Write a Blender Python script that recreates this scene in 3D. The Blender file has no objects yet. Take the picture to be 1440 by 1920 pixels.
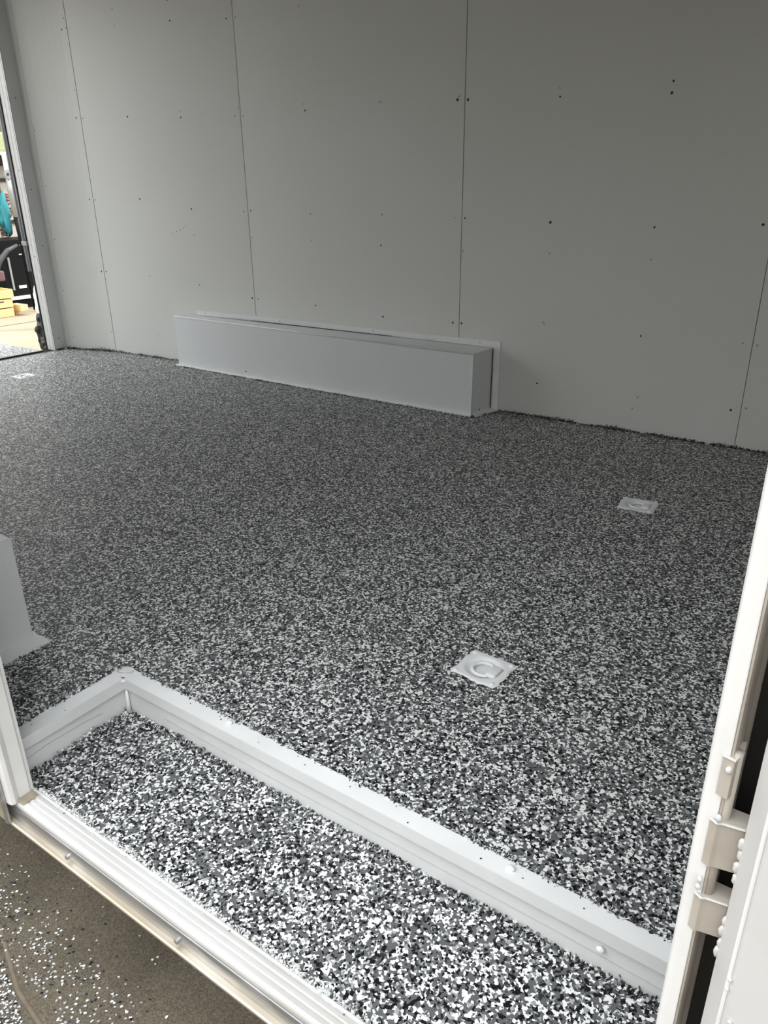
import bpy, bmesh, math, random
from mathutils import Vector, Matrix, noise
random.seed(7)
S = bpy.context.scene
COL = S.collection
# ------------------------------------------------------------------ camera
cam = bpy.data.cameras.new('camera'); co = bpy.data.objects.new('camera', cam); COL.objects.link(co)
FPX, YAW, PIT, ROL = 1407.37, -0.61265, 0.40541, -0.01354
cy_, sy_ = math.cos(YAW), math.sin(YAW)
F = Vector((sy_*math.cos(PIT), cy_*math.cos(PIT), -math.sin(PIT)))
R0 = Vector((cy_, -sy_, 0)); U0 = R0.cross(F)
Rv = math.cos(ROL)*R0 + math.sin(ROL)*U0; Uv = -math.sin(ROL)*R0 + math.cos(ROL)*U0
m = Matrix((Rv, Uv, -F)).transposed().to_4x4(); m.translation = (4.09912, -2.93028, 0.90200)
co.matrix_world = m
cam.sensor_fit = 'HORIZONTAL'; cam.sensor_width = 36; cam.lens = FPX/1440*36; cam.clip_start = .02
S.camera = co
# ------------------------------------------------------------------ light
w = bpy.data.worlds.new('world'); S.world = w; w.use_nodes = True
bg = w.node_tree.nodes['Background']; bg.inputs[0].default_value = (.93, .97, 1, 1); bg.inputs[1].default_value = 1
# overcast dome: brightness (1 + 2 sin(elevation)) / 3 of the zenith, everywhere
_nt = w.node_tree; _tc = _nt.nodes.new('ShaderNodeTexCoord'); _sp = _nt.nodes.new('ShaderNodeSeparateXYZ'); _mx = _nt.nodes.new('ShaderNodeMath'); _ma = _nt.nodes.new('ShaderNodeMath')
_mx.operation = 'MAXIMUM'; _mx.inputs[1].default_value = 0; _ma.operation = 'MULTIPLY_ADD'
SKY = 4.8
_ma.inputs[1].default_value = SKY*2/3; _ma.inputs[2].default_value = SKY/3
_nt.links.new(_tc.outputs['Generated'], _sp.inputs[0]); _nt.links.new(_sp.outputs['Z'], _mx.inputs[0]); _nt.links.new(_mx.outputs[0], _ma.inputs[0]); _nt.links.new(_ma.outputs[0], bg.inputs[1])
sl = bpy.data.lights.new('sun', 'SUN'); sl.energy = 2.8; sl.angle = .06; sl.color = (1, .93, .82)
so = bpy.data.objects.new('sun', sl); COL.objects.link(so); so.rotation_euler = Vector((.9, 1, 1.3)).to_track_quat('Z', 'Y').to_euler(); so.location = (0, 5, 6)
S.view_settings.view_transform = 'Standard'; S.view_settings.look = 'None'; S.view_settings.gamma = 1
S.view_settings.use_curve_mapping = False; S.view_settings.exposure = 0.0

# ------------------------------------------------------------------ helpers
def link(name, bm, mat, parent=None, smooth=False):
    me = bpy.data.meshes.new(name); bm.normal_update(); bm.to_mesh(me); bm.free()
    for mm in (mat if isinstance(mat, (list, tuple)) else [mat]): me.materials.append(mm)
    if smooth:
        for p in me.polygons: p.use_smooth = True
    o = bpy.data.objects.new(name, me); COL.objects.link(o); o.parent = parent
    return o
def tag(o, label=None, cat=None, group=None, kind=None):
    if label: o['label'] = label
    if cat: o['category'] = cat
    if group: o['group'] = group
    if kind: o['kind'] = kind
    return o
def empty(name, loc=(0, 0, 0), rz=0):
    o = bpy.data.objects.new(name, None); COL.objects.link(o); o.location = loc; o.rotation_euler[2] = rz
    o.empty_display_size = .05
    return o
def part(name, bm, mat, root, smooth=False):
    """mesh given in world coordinates, parented to a root without moving it"""
    o = link(name, bm, mat, root, smooth)
    if root is not None:
        bpy.context.view_layer.update() if False else None
        mw = Matrix.Translation(root.location) @ Matrix.Rotation(root.rotation_euler[2], 4, 'Z')
        o.data.transform(mw.inverted())
    return o
def box(bm, x0, x1, y0, y1, z0, z1, bev=0, mi=0):
    vs = [bm.verts.new((x, y, z)) for x in (x0, x1) for y in (y0, y1) for z in (z0, z1)]
    fs = [bm.faces.new([vs[i] for i in q]) for q in ((0, 1, 3, 2), (4, 6, 7, 5), (0, 4, 5, 1), (2, 3, 7, 6), (0, 2, 6, 4), (1, 5, 7, 3))]
    for f in fs: f.material_index = mi
    if bev:
        es = list({e for f in fs for e in f.edges})
        bmesh.ops.bevel(bm, geom=es, offset=bev, segments=2, affect='EDGES', profile=.5)
    return bm
def nb(): return bmesh.new()
def prism(bm, pts, z0, z1, bev=0):
    """vertical prism from an XY outline"""
    a = [bm.verts.new((x, y, z0)) for x, y in pts]; b = [bm.verts.new((x, y, z1)) for x, y in pts]
    n = len(pts); bm.faces.new(a[::-1]); bm.faces.new(b)
    sides = [bm.faces.new((a[i], a[(i+1) % n], b[(i+1) % n], b[i])) for i in range(n)]
    if bev:
        bmesh.ops.bevel(bm, geom=[e for e in bm.edges if abs(e.verts[0].co.z-e.verts[1].co.z) > 1e-6], offset=bev, segments=2, affect='EDGES', profile=.5)
    bmesh.ops.recalc_face_normals(bm, faces=bm.faces[:])
    return bm
def extrude_x(bm, prof, x0, x1):
    """YZ profile run along X"""
    a = [bm.verts.new((x0, y, z)) for y, z in prof]; b = [bm.verts.new((x1, y, z)) for y, z in prof]
    n = len(prof); bm.faces.new(a); bm.faces.new(b[::-1])
    for i in range(n): bm.faces.new((a[i], b[i], b[(i+1) % n], a[(i+1) % n]))
    bmesh.ops.recalc_face_normals(bm, faces=bm.faces[:])
    return bm
def cyl(bm, c, r, h, axis='Z', seg=12, r2=None, mi=0):
    mt = Matrix.Translation(c)
    if axis == 'X': mt = mt @ Matrix.Rotation(math.pi/2, 4, 'Y')
    if axis == 'Y': mt = mt @ Matrix.Rotation(math.pi/2, 4, 'X')
    r_ = bmesh.ops.create_cone(bm, cap_ends=True, segments=seg, radius1=r, radius2=r if r2 is None else r2, depth=h, matrix=mt)
    for v in r_['verts']:
        for f in v.link_faces: f.material_index = mi
    return bm
def tube(bm, pts, rad, seg=8, closed=False):
    pts = [Vector(p) for p in pts]; n = len(pts); rings = []
    rad = rad if isinstance(rad, (list, tuple)) else [rad]*n
    for i, p in enumerate(pts):
        a = pts[(i-1) % n] if closed or i > 0 else p; b = pts[(i+1) % n] if closed or i < n-1 else p
        t = (b-a).normalized(); u = t.cross(Vector((0, 0, 1)))
        if u.length < .1: u = t.cross(Vector((1, 0, 0)))
        u.normalize(); v = t.cross(u)
        rings.append([bm.verts.new(p+rad[i]*(math.cos(q)*u+math.sin(q)*v)) for q in [2*math.pi*k/seg for k in range(seg)]])
    for i in range(n if closed else n-1):
        A, B = rings[i], rings[(i+1) % n]
        for k in range(seg): bm.faces.new((A[k], A[(k+1) % seg], B[(k+1) % seg], B[k]))
    if not closed: bm.faces.new(rings[0][::-1]); bm.faces.new(rings[-1])
    bmesh.ops.recalc_face_normals(bm, faces=bm.faces[:])
    return bm
def blob(bm, c, s, seed=0, amp=.25, fr=3, sub=3):
    r = bmesh.ops.create_icosphere(bm, subdivisions=sub, radius=1)
    for v in r['verts']:
        d = v.co.normalized(); k = 1+amp*noise.noise(d*fr+Vector((seed*3.1, seed, 0)))*2
        v.co = Vector((c[0]+d.x*s[0]*k, c[1]+d.y*s[1]*k, c[2]+d.z*s[2]*k))
    return bm

# ------------------------------------------------------------------ materials
def mat(name, col, rough=.5, metal=0, spec=.5):
    m = bpy.data.materials.new(name); m.use_nodes = True
    b = m.node_tree.nodes['Principled BSDF']
    b.inputs['Base Color'].default_value = (*col, 1); b.inputs['Roughness'].default_value = rough
    b.inputs['Metallic'].default_value = metal; b.inputs['Specular IOR Level'].default_value = spec
    return m
def N(m, t, **kw):
    n = m.node_tree.nodes.new(t)
    for k, v in kw.items(): setattr(n, k, v)
    return n
def L(m, a, b): m.node_tree.links.new(a, b)
def pos(m):
    return N(m, 'ShaderNodeNewGeometry').outputs['Position']
def grain(m, scale, amt):
    b = m.node_tree.nodes['Principled BSDF']; src = b.inputs['Base Color'].links[0].from_socket
    n = N(m, 'ShaderNodeTexNoise'); n.inputs['Scale'].default_value = scale; n.inputs['Detail'].default_value = 3; L(m, pos(m), n.inputs['Vector'])
    mr = N(m, 'ShaderNodeMapRange'); mr.inputs['From Min'].default_value = .3; mr.inputs['From Max'].default_value = .7; mr.inputs['To Min'].default_value = 1-amt; mr.inputs['To Max'].default_value = 1+amt
    L(m, n.outputs['Fac'], mr.inputs['Value'])
    vm = N(m, 'ShaderNodeVectorMath', operation='SCALE'); L(m, src, vm.inputs[0]); L(m, mr.outputs[0], vm.inputs['Scale']); L(m, vm.outputs[0], b.inputs['Base Color'])
    return m
def noisy(m, c2, scale, lo=.4, hi=.65, detail=4, bump=0, bscale=None, bdist=.002, stretch=None):
    b = m.node_tree.nodes['Principled BSDF']; c1 = tuple(b.inputs['Base Color'].default_value)
    P = pos(m)
    if stretch:
        mp = N(m, 'ShaderNodeMapping'); mp.inputs['Scale'].default_value = stretch; L(m, P, mp.inputs[0]); P = mp.outputs[0]
    n = N(m, 'ShaderNodeTexNoise'); n.inputs['Scale'].default_value = scale; n.inputs['Detail'].default_value = detail; L(m, P, n.inputs['Vector'])
    r = N(m, 'ShaderNodeValToRGB'); r.color_ramp.elements[0].position = lo; r.color_ramp.elements[1].position = hi
    r.color_ramp.elements[0].color = c1; r.color_ramp.elements[1].color = (*c2, 1)
    L(m, n.outputs['Fac'], r.inputs[0]); L(m, r.outputs[0], b.inputs['Base Color'])
    if bump:
        n2 = N(m, 'ShaderNodeTexNoise'); n2.inputs['Scale'].default_value = bscale or scale; n2.inputs['Detail'].default_value = 3; L(m, P, n2.inputs['Vector'])
        bp = N(m, 'ShaderNodeBump'); bp.inputs['Strength'].default_value = bump; bp.inputs['Distance'].default_value = bdist
        L(m, n2.outputs['Fac'], bp.inputs['Height']); L(m, bp.outputs[0], b.inputs['Normal'])
    return m
M_wall = noisy(mat('painted_wall_board', (.71, .71, .665), .5), (.74, .74, .70), 1.6, .3, .7, bump=.25, bscale=160, bdist=.0006)
M_white = noisy(mat('glossy_white_paint', (.87, .875, .87), .38), (.80, .805, .80), 9, .35, .75, bump=.25, bscale=70, bdist=.001)
M_box = noisy(mat('white_sheet_metal', (.77, .78, .775), .42), (.80, .81, .805), 4, .3, .7, bump=.12, bscale=30, bdist=.001)
M_jamb = noisy(mat('white_jamb_paint', (.84, .825, .805), .4), (.77, .75, .725), 14, .45, .8, bump=.15, bscale=60, bdist=.001)
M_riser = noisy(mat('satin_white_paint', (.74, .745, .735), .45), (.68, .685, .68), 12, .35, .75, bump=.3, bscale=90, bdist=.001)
M_frame = noisy(mat('white_frame_paint', (.66, .648, .63), .4), (.60, .585, .565), 14, .45, .8, bump=.15, bscale=60, bdist=.001)
M_shade_beige = noisy(mat('shaded_hinge_beige', (.50, .45, .39), .45), (.42, .37, .31), 20)  # beige puts shade and warm ground bounce into the rail and hinge colour
M_rubber = mat('black_rubber', (.008, .008, .008), .6)
M_dark = mat('dark_gap', (.03, .03, .03), .8)
M_hole = mat('dark_screw_hole', (.02, .02, .018), .6)
M_screw = mat('painted_screw_head', (.40, .40, .385), .5)
M_ceil = mat('ceiling_board', (.12, .115, .11), .7)
M_alu = noisy(mat('brushed_aluminium', (.86, .85, .83), .36, .35), (.70, .67, .63), 30, .42, .7, bump=.2, bscale=200, bdist=.0005, stretch=(.12, 1, 1))
M_alu_dark = noisy(mat('scratched_aluminium', (.42, .42, .42), .35, .8), (.75, .75, .75), 40, .5, .75, stretch=(.25, 1, 1))
M_tan = noisy(mat('tan_trim_metal', (.45, .38, .29), .4, .5), (.62, .56, .47), 25, .4, .7, stretch=(.2, 1, 1))

def fleck_material(name, scale=200, base=(.118, .121, .122)):
    m = mat(name, base, .5, 0, .22); b = m.node_tree.nodes['Principled BSDF']
    P = pos(m)
    nz = N(m, 'ShaderNodeTexNoise'); nz.inputs['Scale'].default_value = 260; nz.inputs['Detail'].default_value = 1.5; L(m, P, nz.inputs['Vector'])
    sub = N(m, 'ShaderNodeVectorMath', operation='SUBTRACT'); L(m, nz.outputs['Color'], sub.inputs[0]); sub.inputs[1].default_value = (.5, .5, .5)
    sc = N(m, 'ShaderNodeVectorMath', operation='SCALE'); L(m, sub.outputs[0], sc.inputs[0]); sc.inputs['Scale'].default_value = .0048
    add = N(m, 'ShaderNodeVectorMath', operation='ADD'); L(m, P, add.inputs[0]); L(m, sc.outputs[0], add.inputs[1])
    def layer(s, off):
        mp = N(m, 'ShaderNodeMapping'); mp.inputs['Location'].default_value = (off, off*.7, 0); mp.inputs['Scale'].default_value = (1, 1, .25); L(m, add.outputs[0], mp.inputs[0])
        v = N(m, 'ShaderNodeTexVoronoi', feature='F1'); v.inputs['Scale'].default_value = s; L(m, mp.outputs[0], v.inputs['Vector'])
        sp = N(m, 'ShaderNodeSeparateColor'); L(m, v.outputs['Color'], sp.inputs[0])
        return sp
    a = layer(scale, 0); c = layer(scale*1.45, 3.3)
    r = N(m, 'ShaderNodeValToRGB'); cr = r.color_ramp; cr.interpolation = 'CONSTANT'
    cols = [(0, (.006, .006, .009)), (.18, base), (.52, (.125, .128, .128)), (.64, (.34, .345, .34)), (.73, (.83, .835, .81)), (.94, (.03, .032, .036))]
    cr.elements[0].position = 0; cr.elements[0].color = (*cols[0][1], 1); cr.elements[1].position = cols[1][0]; cr.elements[1].color = (*cols[1][1], 1)
    for p_, c_ in cols[2:]:
        e = cr.elements.new(p_); e.color = (*c_, 1)
    L(m, a.outputs[0], r.inputs[0])
    r2 = N(m, 'ShaderNodeValToRGB'); cr = r2.color_ramp; cr.interpolation = 'CONSTANT'
    cols = [(0, (.006, .006, .009)), (.30, (.84, .845, .82)), (.62, base), (.9, (.42, .425, .42))]
    cr.elements[0].position = 0; cr.elements[0].color = (*cols[0][1], 1); cr.elements[1].position = cols[1][0]; cr.elements[1].color = (*cols[1][1], 1)
    for p_, c_ in cols[2:]:
        e = cr.elements.new(p_); e.color = (*c_, 1)
    L(m, c.outputs[0], r2.inputs[0])
    gt = N(m, 'ShaderNodeMath', operation='GREATER_THAN'); L(m, c.outputs[1], gt.inputs[0]); gt.inputs[1].default_value = .68
    mx = N(m, 'ShaderNodeMix', data_type='RGBA'); L(m, gt.outputs[0], mx.inputs['Factor']); L(m, r.outputs[0], mx.inputs['A']); L(m, r2.outputs[0], mx.inputs['B'])
    L(m, mx.outputs['Result'], b.inputs['Base Color'])
    bp = N(m, 'ShaderNodeBump'); bp.inputs['Strength'].default_value = .5; bp.inputs['Distance'].default_value = .0012
    L(m, a.outputs[2], bp.inputs['Height']); L(m, bp.outputs[0], b.inputs['Normal'])
    return m
M_fleck = fleck_material('flake_coating')
M_f_white = mat('white_flake', (.78, .785, .77), .5); M_f_black = mat('black_flake', (.012, .012, .015), .45)
M_f_grey = mat('grey_flake', (.13, .133, .135), .5); M_f_light = mat('light_grey_flake', (.40, .41, .41), .5)
FL = [M_f_white, M_f_black, M_f_grey, M_f_light]
M_conc = noisy(mat('driveway_concrete', (.078, .062, .041), .85), (.155, .128, .092), 3.5, .3, .7, 14, bump=.5, bscale=220, bdist=.0015)
grain(M_conc, 330, .5)
M_edge = noisy(mat('worn_slab_edge', (.16, .13, .092), .85), (.13, .10, .07), 40)
M_blocker = noisy(mat('sky_blocker_brown', (.16, .13, .10), .8), (.20, .17, .13), 3)  # brown for the added boards that block low sky light
M_asphalt = noisy(mat('asphalt', (.07, .07, .068), .9), (.10, .10, .095), 30)
M_garage = noisy(mat('garage_concrete', (.27, .225, .155), .75), (.32, .275, .20), 1.4, .35, .7, 6, bump=.2, bscale=60)
M_pine = noisy(mat('pine_wood', (.62, .42, .19), .6), (.72, .52, .27), 18, stretch=(1, 1, 6))
M_black = mat('black_plastic', (.004, .004, .005), .5, 0, .15)
M_bag = mat('black_glossy_bag', (.008, .008, .009), .22)
M_teal = mat('teal_fabric', (.03, .22, .25), .8)
M_grey = mat('grey_metal', (.32, .33, .33), .4, .4)
M_cream = noisy(mat('garage_plaster', (.50, .45, .39), .8), (.45, .38, .32), 9)
M_wh = mat('white_plastic', (.75, .75, .75), .5)
M_brown = mat('brown_wood', (.11, .045, .02), .6)
M_red = mat('red_marker', (.35, .05, .04), .7)
M_greenbin = mat('olive_storage_tub', (.36, .38, .2), .5)
M_yellow = mat('yellow_card', (.6, .55, .2), .5)
M_pink = mat('mauve_fabric', (.16, .09, .10), .8)

# ------------------------------------------------------------------ flakes (real chips)
class Chips:
    def __init__(self): self.v = []; self.f = []; self.m = []
    def build(self, name, parent=None):
        me = bpy.data.meshes.new(name); me.from_pydata(self.v, [], self.f)
        for mm in FL: me.materials.append(mm)
        me.polygons.foreach_set('material_index', self.m); me.update()
        o = bpy.data.objects.new(name, me); COL.objects.link(o)
        if parent is not None:
            o.parent = parent; me.transform(Matrix.Translation(-parent.location))
        return o
def chip(cs, c, nrm, size, mi):
    n = Vector(nrm).normalized(); u = n.orthogonal().normalized(); v = n.cross(u)
    k = random.choice((3, 4, 5, 5)); a0 = random.random()*6.28; b = len(cs.v); c = Vector(c)
    lo = []
    for i in range(k):
        a = a0+6.283*i/k+random.uniform(-.35, .35); r = size*random.uniform(.55, 1)
        lo.append(c+u*math.cos(a)*r+v*math.sin(a)*r*.8)
    cs.v += [tuple(p) for p in lo]+[tuple(p+n*size*.16) for p in lo]
    cs.f.append(tuple(b+i for i in range(k-1, -1, -1))); cs.f.append(tuple(b+k+i for i in range(k)))
    for i in range(k):
        j = (i+1) % k; cs.f.append((b+i, b+j, b+k+j, b+k+i))
    cs.m += [mi]*(k+2)
def rc(w_=(.42, .3, .18, .1)):
    return random.choices((0, 1, 2, 3), w_)[0]
def edge_chips(bm, p0, p1, n, spread=.006, h=.006, size=.0035, w_=(.2, .45, .3, .05)):
    p0 = Vector(p0); p1 = Vector(p1); d = (p1-p0).normalized(); s = Vector((-d.y, d.x, 0))
    for i in range(n):
        t = random.random(); a = noise.noise(Vector((t*(p1-p0).length*9, p0.x*3, p0.y)))*.5+.5
        if random.random() > a*1.6: continue
        c = p0.lerp(p1, t)+s*random.gauss(0, spread)+Vector((0, 0, abs(random.gauss(0, h))*a*1.4))
        chip(bm, c, (random.uniform(-1, 1), random.uniform(-1, 1), random.uniform(.1, 1)), size*random.uniform(.6, 1.25), rc(w_))

# ------------------------------------------------------------------ floor
RX = -.30                                   # rear edge
bm = nb(); prism(bm, [(RX, -2.44), (2.93, -2.44), (2.93, -2.186), (4.06, -2.186), (4.06, -2.44), (4.9, -2.44), (4.9, .02), (1.2, .02), (.0, -.03), (RX, -.14)], -.03, 0)
fl = tag(link('floor', bm, M_fleck), 'trailer floor coated in grey, black and white flakes', kind='structure')
bm = nb()
for x, y in ((3.524, -1.766), (3.515, -.740), (.195, -.745)): cyl(bm, (x, y, 0), .040, .026, 'Z', 32)
cutter = link('pocket', bm, M_fleck)
md_ = fl.modifiers.new('pockets', 'BOOLEAN'); md_.object = cutter; md_.operation = 'DIFFERENCE'; md_.solver = 'EXACT'
bpy.context.view_layer.update(); dg = bpy.context.evaluated_depsgraph_get()
newme = bpy.data.meshes.new_from_object(fl.evaluated_get(dg)); fl.modifiers.clear(); fl.data = newme
bpy.data.objects.remove(cutter, do_unlink=True)

# ------------------------------------------------------------------ far wall made of boards
POLY = [(.045-.355*t/8, -.045-.105*(t/8)**1.7) for t in range(8, 0, -1)]+[(.045, -.045), (1.24, 0), (5, 0)]
def wy(x):
    for (x0, y0), (x1, y1) in zip(POLY, POLY[1:]):
        if x <= x1: return y0+(y1-y0)*(x-x0)/(x1-x0)
    return 0
ZT = 2.16
wall = empty('wall_far'); tag(wall, 'white board wall opposite the side doorway', kind='structure')
bm = nb(); prism(bm, [(x, y+.012) for x, y in POLY[:-1]]+[(4.92, .012), (4.92, .04), (-.31, .04)], -.05, ZT)
part('backing', bm, M_dark, wall)
def board(x0, x1):
    xs = [x0]+[p[0] for p in POLY if x0 < p[0] < x1]+[x1]
    pts = [(x, wy(x)) for x in xs]+[(x, wy(x)+.010) for x in xs[::-1]]
    b = nb(); prism(b, pts, 0.0, ZT)
    part('panel', b, M_wall, wall)
for a, b in ((-.31, -.2775), (-.2762, .0535), (.0585, 1.2313), (1.2350, 2.4530), (2.4568, 3.6388), (3.6410, 4.9)): board(a, b)
SCREWS=[('d',0.428,1.758),('d',0.427,1.685),('h',0.826,1.664),('h',0.823,1.749),('d',0.040,1.759),('h',0.011,1.710),('d',0.049,1.715),('h',0.016,1.291),('d',0.070,1.286),('d',0.040,1.423),('h',0.438,1.274),('h',0.832,1.250),('d',0.833,1.276),('d',1.196,1.238),('d',1.250,1.233),('d',1.222,1.267),('h',1.192,1.634),('d',1.246,1.633),('h',0.024,0.872),('h',0.072,0.869),('h',0.450,0.873),('h',0.839,0.822),('d',1.205,0.810),('h',1.252,0.815),('d',0.839,0.693),('h',0.033,0.475),('h',0.076,0.476),('d',0.451,0.466),('h',0.840,0.438),('h',1.216,0.390),('h',1.257,0.387),('d',1.243,0.687),('d',0.678,0.698),('d',0.709,0.709),('d',0.739,0.718),('d',0.764,0.726),('d',0.782,0.737),('d',0.039,0.120),('d',0.078,0.120),('d',0.453,0.129),('h',1.628,1.632),('h',1.636,1.234),('d',1.628,1.260),('d',2.043,1.240),('d',2.052,1.243),('h',2.421,1.225),('d',2.428,1.236),('h',2.468,1.222),('h',2.851,1.207),('d',2.848,1.235),('h',3.252,1.191),('h',3.253,1.226),('d',1.638,0.802),('d',1.634,0.683),('d',2.050,0.802),('h',2.042,0.672),('d',2.419,0.792),('h',2.469,0.790),('d',2.464,0.660),('h',1.644,0.381),('h',2.048,0.358),('h',2.423,0.361),('h',2.466,0.362),('h',2.847,0.778),('d',2.852,0.664),('h',3.248,0.766),('d',3.251,0.655),('h',3.606,0.779),('d',2.851,0.389),('d',2.845,0.398),('h',3.246,0.378),('d',3.608,0.385),('d',3.655,0.382),('h',2.838,0.143),('d',3.247,0.094),('d',3.262,0.141),('h',3.606,0.141),('d',3.656,0.155),('d',-0.268,1.237),('d',-0.262,0.947),('d',-0.262,0.653),('d',-0.262,0.356),('d',-0.255,0.073)]
def disc_mesh(name, r, h, mt):
    b = nb(); cyl(b, (0, 0, 0), r, h, 'Y', 10, r2=r*.8)
    me = bpy.data.meshes.new(name); b.to_mesh(me); b.free(); me.materials.append(mt); return me
mh = [disc_mesh('screw_hole', r, .0014, M_hole) for r in (.0046, .0038, .0052)]
md = [disc_mesh('screw', r, .0020, M_screw) for r in (.0046, .004)]
TINY = {.678, .709, .739, .764, .782, .833, 1.628, 2.043, 2.848, 2.845}
for k, x, z in SCREWS:
    o = bpy.data.objects.new('screw_hole' if k == 'h' else 'screw', random.choice(mh) if k == 'h' else random.choice(md)); COL.objects.link(o)
    o.parent = wall; o.location = (x, wy(x)-.0006, z)
    s = .6 if x in TINY else random.uniform(.85, 1.1)
    if x in TINY: o.data = mh[1]
    o.scale = (s*random.uniform(.85, 1.1), 1, s)

# ------------------------------------------------------------------ other walls, ceiling
bm = nb(); box(bm, 4.9, 4.94, -2.49, .04, -.05, ZT); tag(link('wall_front', bm, M_wall), 'front end wall of the trailer', kind='structure')
bm = nb(); box(bm, RX, 4.94, -2.49, .04, ZT, ZT+.05); tag(link('ceiling', bm, M_ceil), 'trailer ceiling', kind='structure')
wn = empty('wall_near', (0, -2.465, 0)); tag(wn, 'white near side wall around the side doorway', kind='structure')
DT = 2.0
bm = nb(); box(bm, RX, 2.955, -2.487, -2.44, 0, ZT); part('wall_board', bm, M_frame, wn)
bm = nb(); box(bm, 4.085, 4.9, -2.482, -2.44, 0, ZT); part('wall_board', bm, M_frame, wn)
bm = nb(); box(bm, 2.955, 4.085, -2.487, -2.44, DT, ZT); part('wall_board', bm, M_frame, wn)
bm = nb(); box(bm, RX, 4.94, -2.43, -2.36, -.24, -.115)
part('sill_beam', bm, M_alu_dark, wn)
# rear frame: corner post
rp = empty('wall_rear', (-.38, -.2, 0)); tag(rp, 'white rear door frame post at the far left corner', kind='structure')
bm = nb(); prism(bm, [(-.31, -.135), (-.31, -.222), (-.392, -.222), (-.392, .03), (-.31, .03)], 0.0, ZT); part('post', bm, M_box, rp)
def tr(t): return (-.3105-.080*t, -.2260+.0006*t)
for t0, t1 in ((0, .12), (.16, .56), (.59, 1.0)):
    a, b = tr(t0), tr(t1)
    bm = nb(); prism(bm, [a, b, (b[0], -.2222), (a[0], -.2222)], 0, ZT, .0006); part('trim_strip', bm, M_frame, rp)
bm = nb(); prism(bm, [(-.3925, -.222), (-.3925, -.231), (-.402, -.231), (-.402, -.222)], 0, ZT, .001); part('rubber_edge', bm, M_rubber, rp)
for z in (1.03, .56): 
    bm = nb(); cyl(bm, (-.345, -.2265, z), .0045, .003, 'Y', 10); part('screw', bm, M_screw, rp)
for x, y, z in ((-.3095, -.19, .93), (-.3095, -.185, .62), (-.3095, -.19, .07), (-.3095, -.185, 1.4)):
    bm = nb(); cyl(bm, (x, y, z), .0035, .0012, 'X', 8); part('screw_hole', bm, M_hole, rp)
bm = nb(); tube(bm, [(-.432, -.222, ZT-.02), (-.432, -.219, 1.3), (-.432, -.224, .9), (-.432, -.219, .47)], [.011, .011, .010, .013], 10); part('locking_bar', bm, M_grey, rp, True)
bm = nb(); box(bm, -.445, -.392, -.236, -.2, .62, .645, .002); part('bar_bracket', bm, M_grey, rp)
bm = nb(); box(bm, -.36, RX, -2.44, -2.36, 0, ZT); part('post', bm, M_box, rp)
bm = nb(); box(bm, -.36, RX, -2.36, -.135, ZT-.12, ZT); part('header', bm, M_box, rp)
bm = nb(); box(bm, -.345, RX-.001, -2.44, -.222, -.09, -.004); part('rear_sill', bm, M_dark, rp)
# ramp
ra = empty('loading_ramp', (-.40, -1.35, -.02)); tag(ra, 'flake coated rear loading ramp folded down behind the doorway', 'ramp')
bm = nb(); extrude_x(bm, [(-2.40, -.055), (-.262, -.055), (-.262, -.002), (-2.40, -.002)], -2.3, -.392)
for v in bm.verts: v.co.z += (v.co.x+.392)*.012
part('ramp_deck', bm, M_fleck, ra)
bm = nb(); box(bm, -.392, -.386, -2.40, -.262, -.055, -.004); part('end_cap', bm, M_rubber, ra)
bm = nb(); tube(bm, [(-.368, -2.38, -.055), (-.368, -.29, -.055)], .012, 8); part('hinge_tube', bm, M_rubber, ra)

# ------------------------------------------------------------------ wheel arch boxes
wa = empty('wheel_arch_box', (1.65, -.08, 0)); tag(wa, 'long low white metal wheel arch box against the far wall', 'wheel arch cover')
A = {'ft0': (.699, -.100, .272), 'ft1': (2.620, -.172, .272), 'fb0': (.700, -.104, .002), 'fb1': (2.606, -.142, .002),
     'bt0': (.700, wy(.7)-.001, .272), 'bt1': (2.626, -.001, .272), 'bb0': (.7, wy(.7)-.001, .002), 'bb1': (2.626, -.001, .002)}
def quadslab(names, t, mt, pname):
    b = nb(); q = [Vector(A[n]) for n in names]; NU, NV = 16, 6; g = []
    for i in range(NU+1):
        g.append([b.verts.new(q[0].lerp(q[3], i/NU).lerp(q[1].lerp(q[2], i/NU), j/NV)) for j in range(NV+1)])
    for i in range(NU):
        for j in range(NV): b.faces.new((g[i][j], g[i][j+1], g[i+1][j+1], g[i+1][j]))
    bmesh.ops.recalc_face_normals(b, faces=b.faces[:]); b.normal_update()
    cc = Vector((1.65, -.06, .13)); f = b.faces[len(b.faces)//2]
    if (f.calc_center_median()-cc).dot(f.normal) < 0: bmesh.ops.reverse_faces(b, faces=b.faces[:])
    return part(pname, b, mt, wa, True)
quadslab(('ft0', 'fb0', 'fb1', 'ft1'), .003, M_box, 'front_panel')
quadslab(('ft0', 'ft1', 'bt1', 'bt0'), .003, M_box, 'top_panel')
quadslab(('ft1', 'fb1', 'bb1', 'bt1'), .003, M_box, 'end_panel')
quadslab(('ft0', 'bt0', 'bb0', 'fb0'), .003, M_box, 'end_panel')
bm = nb(); tube(bm, [A['ft0'], A['ft1']], .0035, 8); part('folded_edge', bm, M_white, wa, True)
bm = nb(); tube(bm, [A['ft1'], A['fb1']], .0030, 8); part('folded_edge', bm, M_white, wa, True)
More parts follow.
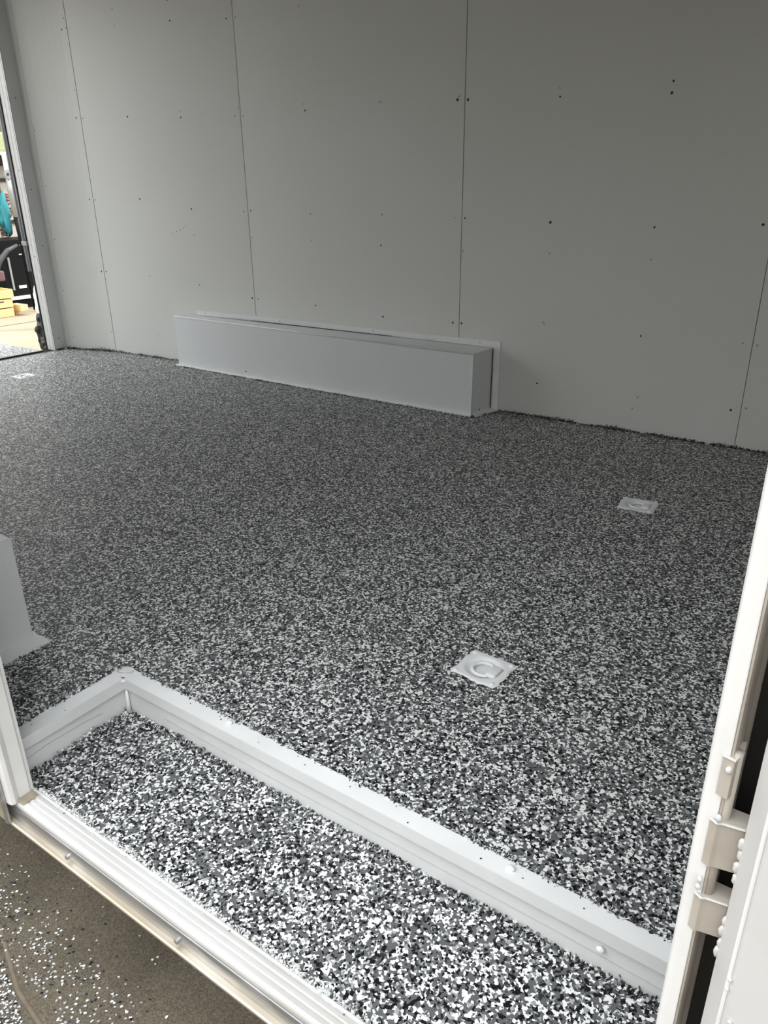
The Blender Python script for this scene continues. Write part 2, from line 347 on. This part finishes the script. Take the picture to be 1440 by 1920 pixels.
# wall flange above and beside, with screws
bm = nb()
n = 24
def ribbon(b, pts_lo, pts_hi, off=(0, -.003, 0)):
    off = Vector(off)
    lo = [b.verts.new(Vector(p)) for p in pts_lo]; hi = [b.verts.new(Vector(p)) for p in pts_hi]
    lo2 = [b.verts.new(Vector(p)+off) for p in pts_lo]; hi2 = [b.verts.new(Vector(p)+off) for p in pts_hi]
    k = len(lo)
    for i in range(k-1):
        b.faces.new((lo2[i], lo2[i+1], hi2[i+1], hi2[i])); b.faces.new((lo[i], hi[i], hi[i+1], lo[i+1]))
        b.faces.new((hi2[i], hi2[i+1], hi[i+1], hi[i])); b.faces.new((lo[i], lo[i+1], lo2[i+1], lo2[i]))
    b.faces.new((lo[0], lo2[0], hi2[0], hi[0])); b.faces.new((lo[-1], hi[-1], hi2[-1], lo2[-1]))
    bmesh.ops.recalc_face_normals(b, faces=b.faces[:])
xs = [.80+(2.662-.80)*i/n for i in range(n+1)]
ribbon(bm, [(x, wy(x)-.001, .274+.0012*noise.noise(Vector((x*7, 0, 0)))) for x in xs], [(x, wy(x)-.001, .300+.0015*noise.noise(Vector((x*5, 3, 0)))) for x in xs])
part('wall_flange', bm, M_white, wa)
bm = nb(); box(bm, 2.634, 2.662, -.005, -.001, .004, .273, .0008); part('wall_flange', bm, M_white, wa)
bm = nb(); tube(bm, [(x, wy(x)-.005, .2745) for x in (1.2, 1.6, 2.1)], .0012, 6); part('sealing_gap', bm, M_hole, wa)
bm = nb(); tube(bm, [(2.6285, -.008, .265), (2.6285, -.010, .01)], .0016, 6); part('sealing_gap', bm, M_hole, wa)
for x, z in ((.86, .288), (1.40, .288), (1.99, .288), (2.56, .288), (2.648, .20), (2.648, .07)):
    bm = nb(); cyl(bm, (x, wy(x)-.0055, z), .0055, .004, 'Y', 10, r2=.004); part('screw', bm, M_white, wa)
for c in ((1.24, -.1165, .028), (2.6195, -.095, .02)):
    bm = nb(); cyl(bm, c, .0035, .0025, 'Y' if c[0] < 2 else 'X', 8); part('screw', bm, M_hole, wa)
# painted base flange, ragged
def ragged_strip(b, inner, outer, z=.003, amp=.006, n=120, seed=0, z1=None):
    i0, i1 = Vector(inner[0]), Vector(inner[1]); o0, o1 = Vector(outer[0]), Vector(outer[1])
    top = []; 
    for k in range(n+1):
        t = k/n; a = i0.lerp(i1, t); c = o0.lerp(o1, t); d = (c-a).normalized()
        l = (o1-o0).length
        c = c+d*amp*(noise.noise(Vector((t*l*14, seed, 0)))+.6*noise.noise(Vector((t*l*60, seed+5, 0))))
        top.append((b.verts.new((a.x, a.y, z if z1 is None else z1)), b.verts.new((c.x, c.y, z)), b.verts.new((c.x+d.x*.0015, c.y+d.y*.0015, .0003))))
    for p, q in zip(top, top[1:]):
        b.faces.new((p[0], p[1], q[1], q[0])); b.faces.new((p[1], p[2], q[2], q[1]))
    bmesh.ops.recalc_face_normals(b, faces=b.faces[:])
    if sum(f.normal.z for f in b.faces) < 0: bmesh.ops.reverse_faces(b, faces=b.faces[:])
    return b
bm = nb(); ragged_strip(bm, ((.69, -.098), (2.606, -.132)), ((.69, -.127), (2.612, -.163)), z=.003, z1=.008, amp=.006, n=260, seed=1); part('base_flange', bm, M_white, wa)
bm = nb(); ragged_strip(bm, ((2.598, -.136), (2.624, -.002)), ((2.630, -.150), (2.664, -.004)), z=.003, z1=.010, amp=.004, n=40, seed=2); part('base_flange', bm, M_white, wa)
# near one (only its end shows past the left jamb)
wb = empty('wheel_arch_box', (1.7, -2.33, 0)); tag(wb, 'white wheel arch box end peeking in at the left beside the doorway', 'wheel arch cover')
bm = nb(); box(bm, .72, 2.652, -2.438, -2.218, .001, .247, .003); part('cover', bm, M_box, wb)
bm = nb(); ragged_strip(bm, ((2.651, -2.438), (2.651, -2.214)), ((2.686, -2.438), (2.69, -2.205)), z=.003, z1=.009, amp=.007, n=60, seed=4); part('base_flange', bm, M_white, wb)
bm = nb(); ragged_strip(bm, ((2.62, -2.219), (2.655, -2.219)), ((2.60, -2.203), (2.69, -2.203)), z=.003, amp=.006, n=20, seed=9); part('base_flange', bm, M_white, wb)

# ------------------------------------------------------------------ step well
sw = empty('step_well', (3.5, -2.32, -.08)); tag(sw, 'sunken flake coated entry step with a white painted angle edge', 'step')
X0, X1, YI, ZW = 2.940, 4.06, -2.203, -.081
bm = nb(); box(bm, 2.93, 4.06, -2.445, -2.19, ZW-.02, ZW); part('step_tread', bm, M_fleck, sw)
bm = nb(); prism(bm, [(X0-.008, -2.445), (X0-.008, YI+.008), (4.06, YI+.008), (4.06, YI+.005), (X0-.005, YI+.005), (X0-.005, -2.445)], ZW, -.004); part('riser', bm, M_riser, sw)
# angle lip: proud of the riser, 21 mm tall
bm = nb(); prism(bm, [(X0-.003, -2.445), (X0-.003, YI+.003), (4.06, YI+.003), (4.06, YI-.0005), (X0+.0005, YI-.0005), (X0+.0005, -2.445)], -.0215, .0025); part('angle_lip', bm, M_riser, sw)
def frag_edge(b, pi, po, amp, n, seed):
    ragged_strip(b, pi, po, z=.0027, amp=amp, n=n, seed=seed)
bm = nb(); frag_edge(bm, ((X0-.012, YI-.0), (4.06, YI-.0)), ((X0-.02, -2.170), (4.06, -2.172)), .0018, 300, 11); part('edge_flange', bm, M_white, sw)
bm = nb(); frag_edge(bm, ((X0, -2.445), (X0, YI+.012)), ((2.902, -2.445), (2.905, -2.18)), .003, 90, 14); part('edge_flange', bm, M_white, sw)
bm = nb(); blob(bm, (2.925, -2.188, .0005), (.026, .022, .0032), 3, .25, 3, 3); part('paint_patch', bm, M_white, sw, True)
for pts in ([(X0+.001, YI-.0008, -.0225), (4.05, YI-.0008, -.0225)], [(X0+.0008, YI-.001, -.0225), (X0+.0008, -2.44, -.0225)]):
    bm = nb(); tube(bm, pts, .0008, 5); part('lip_joint', bm, M_screw, sw)
# mitre line, cracks, drips
bm = nb(); tube(bm, [(2.912, -2.196, .0032), (2.925, -2.190, .0036), (2.94, -2.181, .0032)], .0007, 5); part('mitre_joint', bm, M_screw, sw)
for pts in ([(3.05, YI+.0046, -.052), (3.3, YI+.0046, -.055), (3.62, YI+.0046, -.053), (3.86, YI+.0046, -.052), (4.05, YI+.0046, -.056)],
            [(X0-.0046, -2.43, -.047), (X0-.0046, -2.38, -.042), (X0-.0046, -2.30, -.044), (X0-.0046, -2.26, -.049)]):
    bm = nb(); tube(bm, pts, .0007, 5); part('paint_crack', bm, M_screw, sw)
bm = nb(); tube(bm, [(X0+.004, YI-.003, -.079), (X0+.003, YI-.001, -.05), (X0+.004, YI-.0005, -.024)], [.005, .0035, .003], 8); part('caulk_bead', bm, M_white, sw, True)
for c, ax in (((3.22, -2.182, .005), 'Z'), ((3.79, -2.185, .005), 'Z'), ((3.932, YI+.001, -.038), 'Y')):
    bm = nb(); blob(bm, c, (.0062, .0055, .004) if ax == 'Z' else (.006, .004, .006), c[0], .08, 2, 2); part('rivet', bm, M_white, sw, True)
bm = Chips()
for c in ((3.115, -2.183), (3.19, -2.178), (3.198, -2.183), (3.300, -2.19), (3.405, -2.188), (3.81, -2.190), (3.745, -2.193), (3.50, -2.185), (3.62, -2.196), (3.9, -2.188), (2.932, -2.33), (2.918, -2.39)):
    chip(bm, (c[0], c[1], .0032), (0, 0, 1), .0022, 1)
tag(bm.build('stray_flakes', sw), kind='stuff')

# ------------------------------------------------------------------ door frame and threshold
tf = empty('trim_1', (3.5, -2.465, -.08)); tag(tf, 'white painted metal side door frame with ribbed aluminium threshold', kind='structure')
prof = [(-2.438, -.083), (-2.438, -.0765), (-2.4405, -.0745), (-2.443, -.0765), (-2.447, -.0765), (-2.4475, -.0745), (-2.452, -.0745), (-2.4525, -.0768), (-2.456, -.0768), (-2.4565, -.075),
        (-2.462, -.075), (-2.4625, -.0768), (-2.466, -.0768), (-2.4665, -.075), (-2.472, -.075), (-2.4765, -.0765), (-2.478, -.0795), (-2.478, -.086), (-2.4745, -.088), (-2.4745, -.112), (-2.44, -.112)]
bm = nb(); extrude_x(bm, prof, 2.955, 4.08); part('threshold', bm, M_alu, tf)
bm = nb(); extrude_x(bm, [(-2.4740, -.0885), (-2.4795, -.0895), (-2.481, -.095), (-2.481, -.118), (-2.4740, -.118)], 2.2, 4.9); part('sill_face', bm, M_alu_dark, tf)
bm = nb(); extrude_x(bm, [(-2.4740, -.118), (-2.488, -.118), (-2.4905, -.1195), (-2.4905, -.1235), (-2.487, -.126), (-2.4740, -.126)], 1.8, 4.9); part('drip_lip', bm, M_tan, tf)
for x in (3.134, 3.403, 3.72):
    bm = nb(); cyl(bm, (x, -2.4835, -.108), .0042, .005, 'Y', 8); part('screw', bm, M_alu_dark, tf)
# left jamb: return face with rounded nose and groove
JL = [(2.955, -2.44), (2.980, -2.44), (2.981, -2.446), (2.9835, -2.449), (2.984, -2.470), (2.986, -2.473), (2.990, -2.480), (2.988, -2.486), (2.982, -2.488), (2.955, -2.488)]
bm = nb(); prism(bm, JL, -.0745, DT, .001); part('jamb', bm, M_jamb, tf)
bm = nb(); prism(bm, [(2.974, -2.4885), (2.974, -2.494), (2.968, -2.496), (2.964, -2.494), (2.964, -2.4885)], -.118, DT, .001); part('outer_trim', bm, M_alu_dark, tf)
bm = nb(); prism(bm, [(2.9635, -2.4885), (2.9635, -2.492), (2.90, -2.492), (2.90, -2.4885)], -.118, DT, .001); part('outer_trim', bm, M_tan, tf)
bm = nb(); box(bm, 2.983, 3.004, -2.476, -2.446, -.0742, -.0725, .0005); part('corner_bead', bm, M_tan, tf)
# right jamb
bm = nb(); prism(bm, [(4.043, -2.44), (4.0475, -2.481), (4.049, -2.4845), (4.052, -2.486), (4.0605, -2.487), (4.0605, -2.44)], -.112, DT, .0008); part('jamb', bm, M_jamb, tf)
bm = nb(); prism(bm, [(4.0607, -2.44), (4.0607, -2.486), (4.0622, -2.486), (4.0645, -2.462), (4.0668, -2.455), (4.0668, -2.44)], -.112, DT); part('hinge_rail', bm, M_shade_beige, tf)
bm = nb(); box(bm, 4.067, 4.084, -2.4515, -2.4405, -.112, DT); part('rubber_seal', bm, M_rubber, tf)
bm = nb(); box(bm, 2.956, 4.06, -2.486, -2.444, DT-.03, DT-.001); part('header', bm, M_frame, tf)

# ------------------------------------------------------------------ door leaf, folded back on the right
dr = empty('door_1', (4.085, -2.5, -.07)); tag(dr, 'white side door leaf swung open at the right, hinges showing', kind='structure')
ax_, ay_ = math.cos(math.radians(-28)), math.sin(math.radians(-28)); px_, py_ = -ay_, ax_   # along leaf, back normal
P0 = (4.0905, -2.515)
leaf = [P0, (P0[0]+ax_*.9, P0[1]+ay_*.9), (P0[0]+ax_*.9+px_*.034, P0[1]+ay_*.9+py_*.034), (4.0980, -2.486), (4.0785, -2.490)]
bm = nb(); prism(bm, leaf, -.06, DT-.02, .0012); part('leaf', bm, M_frame, dr)
bm = nb(); tube(bm, [(4.0902, -2.5155, -.06), (4.0902, -2.5155, DT-.03)], .0014, 6); part('paint_ridge', bm, M_white, dr)
def hinge_lug(z0, z1, full):
    if full:
        b = nb(); prism(b, [(4.0560, -2.4875), (4.0612, -2.4905), (4.0640, -2.4885), (4.0790, -2.4855), (4.0790, -2.470), (4.0620, -2.470), (4.0600, -2.4868)], z0, z1, .0006); part('hinge_knuckle', b, M_shade_beige, dr)
        b = nb(); tube(b, [(4.0565, -2.4880, z1), (4.0615, -2.4915, z1+.0008), (4.0640, -2.4890, z1), (4.0785, -2.4865, z1)], .0010, 6); part('knuckle_rim', b, M_frame, dr)
    else:
        b = nb(); prism(b, [(4.0560, -2.4875), (4.0640, -2.4905), (4.0672, -2.478), (4.0665, -2.465), (4.0610, -2.470), (4.0600, -2.4868)], z0, z1, .0006); part('hinge_knuckle', b, M_shade_beige, dr)
        b = nb(); tube(b, [(4.0565, -2.4880, z1), (4.0640, -2.4905, z1+.0008), (4.0668, -2.478, z1)], .0010, 6); part('knuckle_rim', b, M_frame, dr)
hinge_lug(.528, .560, False); hinge_lug(.466, .506, True); hinge_lug(.402, .436, True)
bm = nb(); tube(bm, [(4.0635, -2.4815, .40), (4.0635, -2.4815, .562)], .0042, 10); part('hinge_pin', bm, M_shade_beige, dr, True)
for z in (.552, .511, .452, .445):
    bm = nb(); blob(bm, (4.0615 if z > .5 else 4.058, -2.4905, z), (.0022, .002, .003), z*9, .1, 2, 2); part('rivet', bm, M_frame, dr, True)
for z in (.497, .488, .476, .466, .425, .415, .403, .394):
    bm = nb(); blob(bm, (4.0790+.0005*math.sin(z*300), -2.4905, z), (.0024, .002, .0055), z*7, .15, 2, 2); part('scalloped_hinge_edge', bm, M_frame, dr, True)
for x, z in ((4.091, .405), (4.0905, .395), (4.097, .37)):
    bm = nb(); blob(bm, (x, -2.5165-(x-4.09)*.5, z), (.0014, .001, .0018), x, .2, 2, 2); part('paint_drip', bm, M_white, dr, True)

# ------------------------------------------------------------------ recessed tie-down rings
def tie_down(cx, cy, rz, sx, sy, label, seed):
    t = empty('tie_down_ring', (cx, cy, 0), rz); tag(t, label, 'tie-down ring', 'recessed tie-down rings in the floor')
    b = nb(); n_r, n_a = 14, 48; rings = []
    for i in range(n_r+1):
        ring = []
        for k in range(n_a):
            a = 2*math.pi*k/n_a; ca, sa = math.cos(a), math.sin(a)
            sq = 1/max(abs(ca)/sx, abs(sa)/sy)
            sq *= 1+.10*noise.noise(Vector((ca*4+seed, sa*4, 0)))+.05*noise.noise(Vector((ca*13+seed, sa*13, 2)))
            f = i/n_r; rr = .037*f/.62 if f <= .62 else None
            if f <= .62: r = rr
            else: r = .037+(sq-.037)*(f-.62)/.38
            z = .0022
            if r < .037: z = .0022-.0095*min(1, (.037-r)/.012)
            if r < .014: z += .0028
            if i == n_r: z = .0003
            elif f > .62: z += .0008*noise.noise(Vector((ca*r*60, sa*r*60, seed)))+.0004
            ring.append((ca*r, sa*r, z))
        rings.append(ring)
    vr = [[b.verts.new(p) for p in r] for r in rings[1:]]; c = b.verts.new((0, 0, rings[0][0][2]))
    for k in range(n_a): b.faces.new((c, vr[0][k], vr[0][(k+1) % n_a]))
    for A_, B_ in zip(vr, vr[1:]):
        for k in range(n_a): b.faces.new((A_[k], B_[k], B_[(k+1) % n_a], A_[(k+1) % n_a]))
    link('pan', b, M_white, t, True)
    b = nb(); pts = [(.0225*math.cos(a), .0225*math.sin(a), -.0015) for a in [2*math.pi*k/28 for k in range(28)]]; tube(b, pts, .0042, 8, True); link('ring', b, M_white, t, True)
    b = nb(); box(b, .014, .036, -.018, .018, -.004, .0055, .003); link('clamp', b, M_white, t, True)
    b = nb(); box(b, .0365, .0385, -.016, .016, .0005, .0032); link('clamp_gap', b, M_screw, t)
    for x, y in ((sx-.009, sy-.009), (-sx+.010, sy-.011), (sx-.010, -sy+.009), (-sx+.010, -sy+.009)):
        b = nb(); blob(b, (x, y, .0025), (.006, .006, .0028), x*50+y, .12, 2, 2); link('screw', b, M_white, t, True)
    return t
tie_down(3.524, -1.766, math.radians(-3), .052, .048, 'white recessed tie-down ring in the floor, nearest to the entry step', 1.3)
tie_down(3.515, -.740, math.radians(4), .054, .050, 'white recessed tie-down ring at the right near the far wall', 4.1)
tie_down(.195, -.745, math.radians(0), .052, .048, 'small far white tie-down ring at the left near the rear ramp', 8.6)

# ------------------------------------------------------------------ flake build-up along edges (stuff)
bm = Chips()
edge_chips(bm, (2.67, -.006, 0), (3.95, -.006, 0), 2600, .004, .006, .0042, (.12, .6, .26, .02))
edge_chips(bm, (.06, -.050, 0), (.70, -.028, 0), 900, .005, .006, .0042, (.15, .55, .3, 0))
edge_chips(bm, (-.30, -.15, 0), (.05, -.055, 0), 700, .006, .008, .005, (.12, .6, .28, 0))
edge_chips(bm, (-.304, -.22, 0), (-.304, -.16, 0), 130, .003, .004, .004, (.02, .9, .08, 0))
tag(bm.build('wall_flake_buildup'), 'loose black and grey flakes heaped along the foot of the far wall', 'flakes', kind='stuff')
bm = Chips()
edge_chips(bm, (.70, -.132, .001), (2.612, -.169, .001), 1500, .003, .002, .0038, (.3, .3, .4, 0))
edge_chips(bm, (2.612, -.17, .001), (2.672, -.02, .001), 160, .003, .002, .0038, (.2, .4, .4, 0))
tag(bm.build('arch_flake_buildup'), 'flakes ragged along the base of the far wheel arch box', 'flakes', kind='stuff')
bm = Chips()
edge_chips(bm, (2.92, -2.167, .001), (4.06, -2.169, .001), 1700, .003, .0015, .0040, (.4, .3, .25, .05))
edge_chips(bm, (2.898, -2.44, .001), (2.899, -2.18, .001), 500, .004, .0015, .0040, (.4, .35, .2, .05))
edge_chips(bm, (2.688, -2.43, .001), (2.70, -2.2, .001), 200, .004, .0015, .0038, (.4, .35, .2, .05))
tag(bm.build('step_edge_flakes'), 'flakes breaking over the white edge around the entry step', 'flakes', kind='stuff')
bm = Chips()
edge_chips(bm, (2.945, YI-.002, ZW+.001), (4.05, YI-.002, ZW+.001), 2200, .0035, .004, .0042, (.35, .35, .25, .05))
edge_chips(bm, (2.945, -2.44, ZW+.001), (2.945, -2.21, ZW+.001), 600, .0035, .005, .0042, (.35, .35, .25, .05))
edge_chips(bm, (2.99, -2.436, ZW+.002), (4.05, -2.436, ZW+.002), 2600, .004, .002, .0036, (.85, .03, .07, .05))
tag(bm.build('step_tread_flakes'), 'loose flakes along the edges of the sunken entry step', 'flakes', kind='stuff')

# ------------------------------------------------------------------ ground outside
GZ = -.45
fe = empty('sky_blocker', (2, -6.6, GZ)); tag(fe, 'added brown board screen behind the viewer, unseen, blocks low sky light', 'sky_blocker')  # unseen boards, added to keep low sky light off the upper far wall
for k in range(75):
    bm = nb(); x = -5+k*.2; box(bm, x+.004, x+.196, -6.62, -6.60, GZ-.13, 2.25+.01*math.sin(k*2.3)); part('board', bm, M_blocker, fe)
for z in (0, 1.1):
    bm = nb(); box(bm, -5, 10, -6.66, -6.62, z, z+.09); part('blocker_rail', bm, M_blocker, fe)
gr = empty('ground', (3, -3, GZ)); tag(gr, 'tan concrete driveway below the door sill', kind='structure')
JX = [(2.62, -2.45), (2.86, -2.516), (3.0, -2.565), (3.11, -2.580), (6.5, -2.95)]
bm = nb(); prism(bm, [(-.8, 3.0), (-.8, -2.2), (2.0, -2.33)]+JX+[(6.5, 3.0)], GZ-.1, GZ); part('slab', bm, M_conc, gr)
bm = nb(); prism(bm, [(-.8, -2.185)]+[(2.0, -2.315)]+[(x-.004, y+.012) for x, y in JX]+[(6.5, -7), (-.8, -7)], GZ-.1, GZ-.018); part('slab', bm, M_conc, gr)
bm = nb(); tube(bm, [(x, y+.001, GZ-.0042) for x, y in [(2.0, -2.33)]+JX], .0055, 8); part('slab_edge', bm, M_edge, gr, True)
bm = nb(); box(bm, -9, -.81, -7, 4.5, GZ-.12, GZ+.02); part('garage_slab', bm, M_garage, gr)
bm = nb(); box(bm, -30, 30, -30, 30, GZ-.3, GZ-.13); part('far_ground', bm, M_asphalt, gr)
bm = nb(); box(bm, -4.2, -4.17, -1, 4.4, GZ+.0195, GZ+.0205); part('control_joint', bm, M_dark, gr)
bm = Chips()
def ground_chip(x, y, z=GZ, w_=(.42, .26, .12, .20)):
    chip(bm, (x, y, z+.0006), (random.gauss(0, .12), random.gauss(0, .12), 1), random.uniform(.0020, .0044), rc(w_))
k = 0
while k < 1250:
    x = random.uniform(2.6, 3.75); y = random.uniform(-2.72, -2.30)
    if y > -2.575+.0 or True:
        # heavier near the slab joint, thinning towards the trailer
        d = y-(-2.548-.09*(x-3.0)); 
        if d < 0.0: continue
        pden = math.exp(-(max(0, d-.055)/.040)**2)*(.65+.7*noise.noise(Vector((x*16, y*16, 1))))+.025
        if random.random() < pden: ground_chip(x, y); k += 1
tag(bm.build('driveway_flakes'), 'loose white and black flakes scattered over the tan driveway', 'flakes', kind='stuff')
bm = Chips()
for i in range(9500):
    x = random.uniform(2.70, 3.28); y = random.uniform(-2.80, -2.50)
    yj = -2.516-(x-2.86)*.30 if x < 3.1 else -2.60
    if y < yj-.014: ground_chip(x, y, GZ-.018, (.45, .25, .22, .08))
tag(bm.build('gutter_flakes'), 'dense loose flakes on the lower slab at the bottom left corner', 'flakes', kind='stuff')
bm = nb(); blob(bm, (2.872, -2.548, GZ-.004), (.008, .006, .006), 2, .3, 3, 2); tag(link('pebble', bm, M_yellow), 'small yellow pebble among flakes at the bottom left edge', 'pebble')

# ------------------------------------------------------------------ garage beyond the rear doorway
GG = GZ+.02
bm = nb(); box(bm, -6.1, -6.0, -1.5, 4.5, GG, 3.0); tag(link('wall_garage', bm, M_cream), 'garage back wall far behind the rear opening', kind='structure')
def crate(z, label, dy=0, rz=0, slot=False):
    c = empty('wooden_crate', (-4.92, 1.83+dy, z), rz); tag(c, label, 'crate', 'stacked pine crates in the garage')
    for sx in (-.16, .16):
        b = nb(); box(b, sx-.006, sx+.006, -.25, .25, .004, .098, .001); link('slat', b, M_pine, c)
    for sy in (-.24, .24):
        b = nb(); box(b, -.153, .153, sy-.009, sy+.009, 0, .102, .001); link('end_board', b, M_pine, c)
    b = nb(); box(b, -.15, .15, -.23, .23, .001, .009); link('base_board', b, M_pine, c)
    if slot:
        b = nb(); box(b, .1665, .168, .07, .14, .066, .080); link('hand_slot', b, M_dark, c)
    return c
crate(GG, 'pine crate at the bottom of the garage stack', -.015); crate(GG+.105, 'middle pine crate of the garage stack, dark hand slot in its side', -.01, .03, True); crate(GG+.21, 'pine crate on top of the garage stack', .02, -.04)
bm = nb(); box(bm, -4.93, -4.70, 2.12, 2.22, GG+.055, GG+.125, .004); box(bm, -4.90, -4.86, 2.14, 2.20, GG, GG+.06); tag(link('wood_offcut', bm, M_pine), 'short pine wood offcut beside the crate stack', 'wood block')
cb = empty('storage_cabinet', (-5.5, 2.6, GG)); tag(cb, 'black storage cabinet with silver strip in the garage', 'cabinet')
bm = nb(); box(bm, -5.8, -5.3, 2.32, 3.0, GG+.16, .40, .01); part('body', bm, M_black, cb)
bm = nb(); box(bm, -5.78, -5.27, 2.34, 2.90, GG+.115, GG+.155, .004); part('foot_rail', bm, M_wh, cb)
bm = nb(); box(bm, -5.78, -5.33, 2.35, 2.92, GG, GG+.115); part('plinth', bm, M_black, cb)
bm = nb(); box(bm, -5.30, -5.285, 2.415, 2.440, -.20, .19, .002); part('silver_strip', bm, M_grey, cb)
bm = nb(); box(bm, -5.30, -5.290, 2.50, 2.60, -.185, -.150); part('label_plate', bm, M_wh, cb)
bm = nb(); tube(bm, [(-5.295, 2.58, .215), (-5.28, 2.60, .218), (-5.28, 2.65, .218), (-5.295, 2.665, .205)], .007, 6); part('handle', bm, M_wh, cb)
bm = nb(); cyl(bm, (-5.295, 2.62, .32), .010, .02, 'X', 10); part('knob', bm, M_wh, cb)
ch = empty('office_chair', (-5.15, 2.1, GG)); tag(ch, 'black and mauve office chair behind the crates in the garage', 'chair')
M_arm = mat('dark_grey_plastic', (.05, .05, .055), .5)
bm = nb(); tube(bm, [(-5.16, 2.17, .04), (-5.16, 2.24, .17), (-5.16, 2.36, .28), (-5.16, 2.50, .335)], [.03, .034, .028, .018], 10); part('arm', bm, M_arm, ch, True)
bm = nb(); box(bm, -5.26, -5.10, 1.80, 2.24, -.06, .06, .02); part('seat', bm, M_pink, ch)
bm = nb(); cyl(bm, (-5.18, 2.05, GG+.18), .03, .36, 'Z', 10); part('post', bm, M_black, ch)
for k in range(5):
    a = k*2*math.pi/5; bm = nb(); tube(bm, [(-5.18, 2.05, GG+.08), (-5.19+.06*math.cos(a), 2.05+.2*math.sin(a), GG+.03)], .02, 6); part('leg', bm, M_black, ch)
bm = nb(); box(bm, -5.34, -5.28, 2.00, 2.30, .24, .40, .004)
for v in bm.verts: v.co.z += (v.co.y-2.1)*-.35
tag(link('yellow_folder', bm, M_yellow), 'yellow printed folder standing behind the office chair arm', 'folder')
bm = nb(); blob(bm, (-5.52, 2.62, .665), (.05, .075, .23), 5, .35, 2.0, 3); tag(link('teal_jacket', bm, M_teal, None, True), 'teal jacket draped above the black cabinet', 'jacket')
bm = nb(); blob(bm, (-5.42, 2.75, .60), (.045, .065, .155), 8, .3, 2.2, 3); tag(link('black_bag', bm, M_bag, None, True), 'black bag standing on the cabinet in front of the teal jacket', 'bag')
pb = empty('picture_board', (-5.98, 2.95, .8)); tag(pb, 'pale board with red scribbles on the garage wall', 'poster')
bm = nb(); box(bm, -5.995, -5.975, 2.60, 3.4, .36, 1.10); part('board', bm, M_cream, pb)
bm = nb(); box(bm, -5.995, -5.955, 2.74, 2.89, .60, 1.04); part('frame_rail', bm, M_brown, pb)
bm = nb(); box(bm, -5.995, -5.950, 2.60, 3.4, .56, .60); part('frame_rail', bm, M_dark, pb)
bm = nb(); box(bm, -5.995, -5.950, 2.60, 3.4, 1.06, 1.10); part('frame_rail', bm, M_dark, pb)
for sN in range(9):
    bm = nb(); y0 = 2.98; z0 = .66+sN*.03
    tube(bm, [(-5.969, y0+random.uniform(-.05, .06), z0+random.uniform(-.04, .05)) for _ in range(5)], .005, 5); part('scribble', bm, M_red if sN % 3 else M_dark, pb)
for sN in range(8):
    bm = nb(); y0 = 2.84; z0 = .42+sN*.015
    tube(bm, [(-5.969, y0+random.uniform(-.08, .08), z0+random.uniform(-.05, .05)) for _ in range(5)], .006, 5); part('scribble', bm, M_brown if sN % 2 else M_dark, pb)
sh = empty('wall_shelf', (-5.8, 2.9, 1.3)); tag(sh, 'white shelf high on the garage wall', 'shelf')
bm = nb(); box(bm, -6.0, -5.7, 2.4, 3.6, 1.36, 1.40, .004); part('board', bm, M_wh, sh)
for y in (2.86, 3.02):
    bm = nb(); box(bm, -6.0, -5.72, y, y+.03, 1.24, 1.36); part('bracket', bm, M_dark, sh)
for k, (y0, y1, zt, lb) in enumerate(((2.78, 3.02, 1.62, 'olive storage tub at the left on the high garage shelf'), (3.04, 3.3, 1.85, 'taller olive storage tub further right on the garage shelf'))):
    bm = nb(); box(bm, -5.95, -5.72, y0, y1, 1.402, zt, .02); tag(link('storage_tub', bm, M_greenbin), lb, 'tub')
po = empty('steel_post', (-4.92, 2.40, GG)); tag(po, 'grey galvanised steel post with a bolted bracket in the garage', 'post')
bm = nb(); tube(bm, [(-4.9, 2.42, GG+.02), (-4.9, 2.405, .40), (-4.9, 2.40, .66)], [.018, .022, .030], 8); part('lower_post', bm, M_black, po, True)
bm = nb(); tube(bm, [(-4.9, 2.40, .66), (-4.9, 2.392, .93), (-4.9, 2.40, 1.09)], .032, 8); part('upper_post', bm, M_grey, po, True)
bm = nb(); cyl(bm, (-4.87, 2.39, 1.12), .05, .012, 'X', 16); part('bracket', bm, M_grey, po)
bm = nb(); cyl(bm, (-4.86, 2.38, 1.12), .014, .012, 'X', 8); part('bolt', bm, M_dark, po)
bm = nb(); box(bm, -4.905, -4.885, 2.37, 2.46, 1.15, 1.32, .003); part('hanger', bm, M_wh, po)
for c, s_, lb, mt in (((-2.3, .945, -.245), (.06, .085, .185), 'black bin bag slumped on the garage floor beside the door post', M_bag), ((-1.9, .715, -.30), (.055, .075, .13), 'smaller black bin bag in front of the taller black bag', M_bag), ((-3.6, 1.745, GG+.25), (.06, .075, .25), 'pale grey sack behind the black bin bags', M_wh)):
    bm = nb(); blob(bm, c, s_, c[0], .22, 3.2, 4); tag(link('bin_bag' if mt is M_bag else 'sack', bm, mt, None, True), lb, 'bag')
